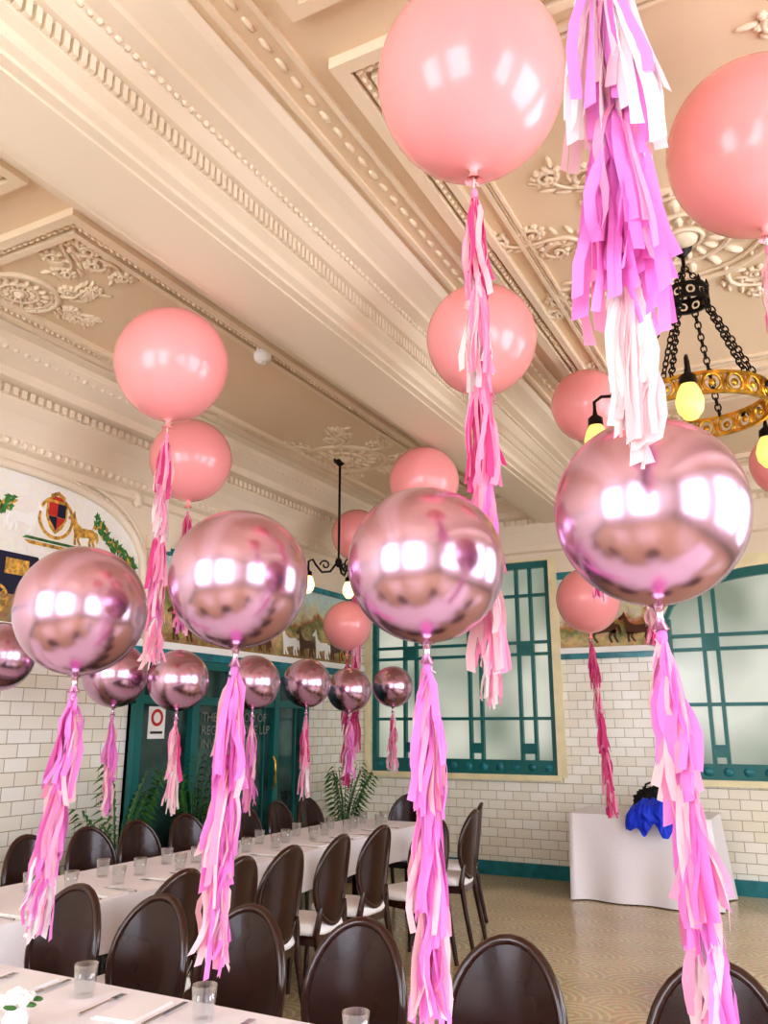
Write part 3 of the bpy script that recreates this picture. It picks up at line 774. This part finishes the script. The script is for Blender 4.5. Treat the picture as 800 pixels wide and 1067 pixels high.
for i in range(5):
    a = A0 + 2 * pi * i / 5; M0 = b.M; b.M = Matrix.Rotation(a, 4, 'Z')
    pts = [(R, 0, .02), (R + .03, 0, .06), (R + .08, 0, .09), (R + .14, 0, .09), (R + .18, 0, .06), (R + .18, 0, .0)]
    b.tube(pts, .009, 7, 1)
    b.tube([(R + .06 + .03 * cos(t_) * (1 - t_ / 9), 0, .05 + .03 * sin(t_) * (1 - t_ / 9)) for t_ in [j * .4 for j in range(18)]], .006, 5, 1)
    shade(b, (R + .18, 0, -.06), .95); b.M = M0
b.obj("brass_chandelier", [M_brass, M_iron, M_lampglass], CH)
b = MB(); b.tube([(0, 0, 1.05), (0, 0, .05)], .012, 8, 1); b.rev([(.07, 1.07), (.06, 1.04), (.015, 1.0)], 16, (0, 0, 0), 1)
b.ell((0, 0, .03), (.035, .035, .05), 1, 10, 6)
for i in range(3):
    a = -.35 + 2 * pi * i / 3; M0 = b.M; b.M = Matrix.Rotation(a, 4, 'Z')
    b.tube([(.02, 0, .02), (.08, 0, -.06), (.16, 0, -.07), (.22, 0, 0), (.25, 0, .05), (.29, 0, .03), (.29, 0, -.04)], .011, 7, 1)
    b.tube([(.13 + .05 * cos(t_) * (1 - t_ / 9), 0, .0 + .05 * sin(t_) * (1 - t_ / 9)) for t_ in [j * .4 for j in range(18)]], .008, 5, 1)
    shade(b, (.29, 0, -.1), .9); b.M = M0
b.obj("iron_pendant_chandelier", [M_brass, M_iron, M_lampwarm], (-4.0, 6.7, 3.03))

# ------------------------------------------------------------------ tableware
def tumbler():
    b = MB(); b.rev([(.001, .004), (.026, .004), (.028, .0), (.030, .0), (.036, .09), (.034, .09), (.028, .008), (.001, .008)], 20); return b
g0 = None
def glass(x, y):
    global g0
    if g0 is None: g0 = tumbler().obj("glass_tumbler", [M_glass], (x, y, .751))
    else: inst(g0, "glass_tumbler", (x, y, .751))
for i in range(9):
    y = 2.5 + i * .48
    glass(-3.38 + random.uniform(-.02, .02), y); glass(-3.60 + random.uniform(-.02, .02), y + .12)
    glass(-3.46 + random.uniform(-.02, .02), y + .25)
for x in (-2.6, -2.11, -1.65, -1.16, -.7): glass(x, 2.06)
def setting(x, y, rz):
    b = MB()
    b.box(-.07, .07, -.1, .1, 0, .004, 0); b.box(-.06, .068, -.095, .095, .004, .008, 0)
    b.obj("folded_napkin", [M_seat], (x, y, .7505), rz)
    b = MB()
    b.tube([(0, -.1, .004), (0, 0, .006), (0, .05, .004)], [.005, .0025, .004], 6); b.box(-.011, .011, .05, .065, .002, .006)
    for t_ in (-.009, -.003, .003, .009): b.box(t_ - .0014, t_ + .0014, .065, .1, .003, .006)
    b.obj("table_fork", [M_steel], (x - .11 * cos(rz), y - .11 * sin(rz), .752), rz)
    b = MB(); b.tube([(0, -.11, .006), (0, -.02, .006)], [.005, .0045], 6)
    b.poly([(-.008, .004), (.008, .004), (.008, .006), (-.008, .006)], 'y', -.02, .12)
    b.obj("table_knife", [M_steel], (x + .11 * cos(rz), y + .11 * sin(rz), .752), rz)
for x in (-2.36, -1.88, -1.40, -.93): setting(x, 2.03, .12)
for i in range(8): setting(-3.24, 2.75 + i * .48, pi / 2)
b = MB(); b.rev([(.03, 0), (.035, .03), (.02, .06), (.022, .07)], 16, mi=1, capb=True)
for i in range(16):
    a = i * 2.4; r = .012 * math.sqrt(i) * .9; b.ell((r * cos(a), r * sin(a), .095 - r * .5), (.016, .016, .014), 0, 8, 5)
for i in range(6):
    a = i * 1.05; b.ell((.05 * cos(a), .05 * sin(a), .07), (.025, .012, .006), 2, 8, 4)
b.obj("flower_posy", [M_white, M_seat, M_green], (-2.05, 1.76, .7505))

# ------------------------------------------------------------------ jacket & bag on side table
b = MB(); nu, nv = 44, 44; vs = []; fs = []
for j in range(nv + 1):
    s_ = j / nv * .66
    for i in range(nu + 1):
        u = i / nu * 2 - 1
        wd = .20 + .05 * noise.noise(Vector((0.3, s_ * 7, 4)))
        px = u * wd + .05 * noise.noise(Vector((u, s_ * 5, 1)))
        edge = math.sqrt(max(0, 1 - abs(u) ** 3))
        cr = .5 + .5 * noise.noise(Vector((u * 3.2, s_ * 6, 7))); cr2 = abs(noise.noise(Vector((u * 6, s_ * 11, 2))))
        if s_ < .44:
            env = edge * min(1, s_ * 9)
            vs.append((px, .06 - s_, .008 + env * (.05 + .11 * cr * sin(pi * min(1, s_ / .5)) + .06 * cr2)))
        else:
            q = s_ - .44; lim = .10 + .12 * (.5 + noise.noise(Vector((u * 2.5, 0, 9))))
            q = min(q, lim)
            vs.append((px, -.42 - edge * (.03 + .05 * cr + .05 * cr2), .05 * edge + .01 - q))
for j in range(nv):
    for i in range(nu): a = j * (nu + 1) + i; fs.append((a, a + 1, a + nu + 2, a + nu + 1))
b.add(vs, fs, 0, True)
b.obj("blue_jacket", [M_blue], (-1.52, 8.44, .752), fix=False)
b = MB(); nu, nv = 40, 18; vs = []; fs = []
for j in range(nv + 1):
    t = pi / 2 * j / nv
    for i in range(nu):
        a = 2 * pi * i / nu; d = Vector((cos(a) * sin(t), sin(a) * sin(t), cos(t)))
        q = 1 + .3 * noise.noise(d * 2.5 + Vector((8, 0, 0))) + .2 * noise.noise(d * 7)
        vs.append((d.x * .2 * q, d.y * .10 * q, max(0, d.z * .22 * q)))
for j in range(nv):
    for i in range(nu): k_ = (i + 1) % nu; fs.append((j * nu + i, j * nu + k_, (j + 1) * nu + k_, (j + 1) * nu + i))
b.add(vs, fs, 0, True)
b.tube([(-.1, 0, .16), (-.08, 0, .24), (0, 0, .27), (.08, 0, .24), (.1, 0, .16)], .012, 6, 0)
b.obj("black_handbag", [M_black], (-1.58, 8.66, .752))

# ------------------------------------------------------------------ palms
def palm(loc, h, seed):
    rnd = random.Random(seed); b = MB()
    b.rev([(.11, 0), (.15, .3), (.16, .32), (.14, .32), (.13, .28), (.001, .28)], 20, mi=1, capb=True)
    for s in range(11):
        a = rnd.uniform(0, 2 * pi); hh = h * rnd.uniform(.7, 1.05); rr = rnd.uniform(.12, .32)
        if cos(a) < -.2: rr *= .5
        pts = []
        for i in range(9):
            t = i / 8; pts.append(Vector((cos(a) * rr * t ** 1.6, sin(a) * rr * t ** 1.6, .28 + (hh - .28) * (t - .12 * t ** 3))))
        b.tube(pts, [.007 - .004 * i / 8 for i in range(9)], 5, 0)
        for i in range(3, 9):
            p = pts[i]
            for sg in (-1, 1):
                for q in (0, .5):
                    pp = p.lerp(pts[max(0, i - 1)], q); L = .2 * (1 - (i - 5) ** 2 / 26)
                    d = Vector((-sin(a) * sg + cos(a) * .5, cos(a) * sg + sin(a) * .5, .25)).normalized()
                    m_ = pp + d * L * .5; e_ = pp + d * L + Vector((0, 0, -.07)); w = Vector((cos(a), sin(a), .3)) * .013
                    vs = [pp, m_ - w, m_ + w, e_]
                    for v_ in vs: v_.x = max(v_.x, XL + .1 - loc[0])
                    b.add([tuple(v_) for v_ in vs], [(0, 1, 2), (1, 3, 2)], 0, True)
    b.obj("potted_palm", [M_green, M_pot], loc, fix=False)
palm((-4.66, 4.75, 0), 1.35, 1); palm((-4.66, 5.6, 0), 1.4, 2); palm((-4.6, 7.9, 0), 1.2, 3)

# ------------------------------------------------------------------ world, camera
w = bpy.data.worlds.new("world"); sc.world = w; w.use_nodes = True
w.node_tree.nodes["Background"].inputs[0].default_value = (.8, .88, 1, 1); w.node_tree.nodes["Background"].inputs[1].default_value = 1
cam = bpy.data.cameras.new("camera"); co = bpy.data.objects.new("camera", cam); bpy.context.collection.objects.link(co)
co.location = (0, 0, 1.55); co.rotation_euler = (pi / 2 + PITCH, 0, YAW)
cam.sensor_fit = 'VERTICAL'; cam.sensor_height = 36; cam.lens = F / 1067 * 36; cam.clip_start = .02
sc.camera = co
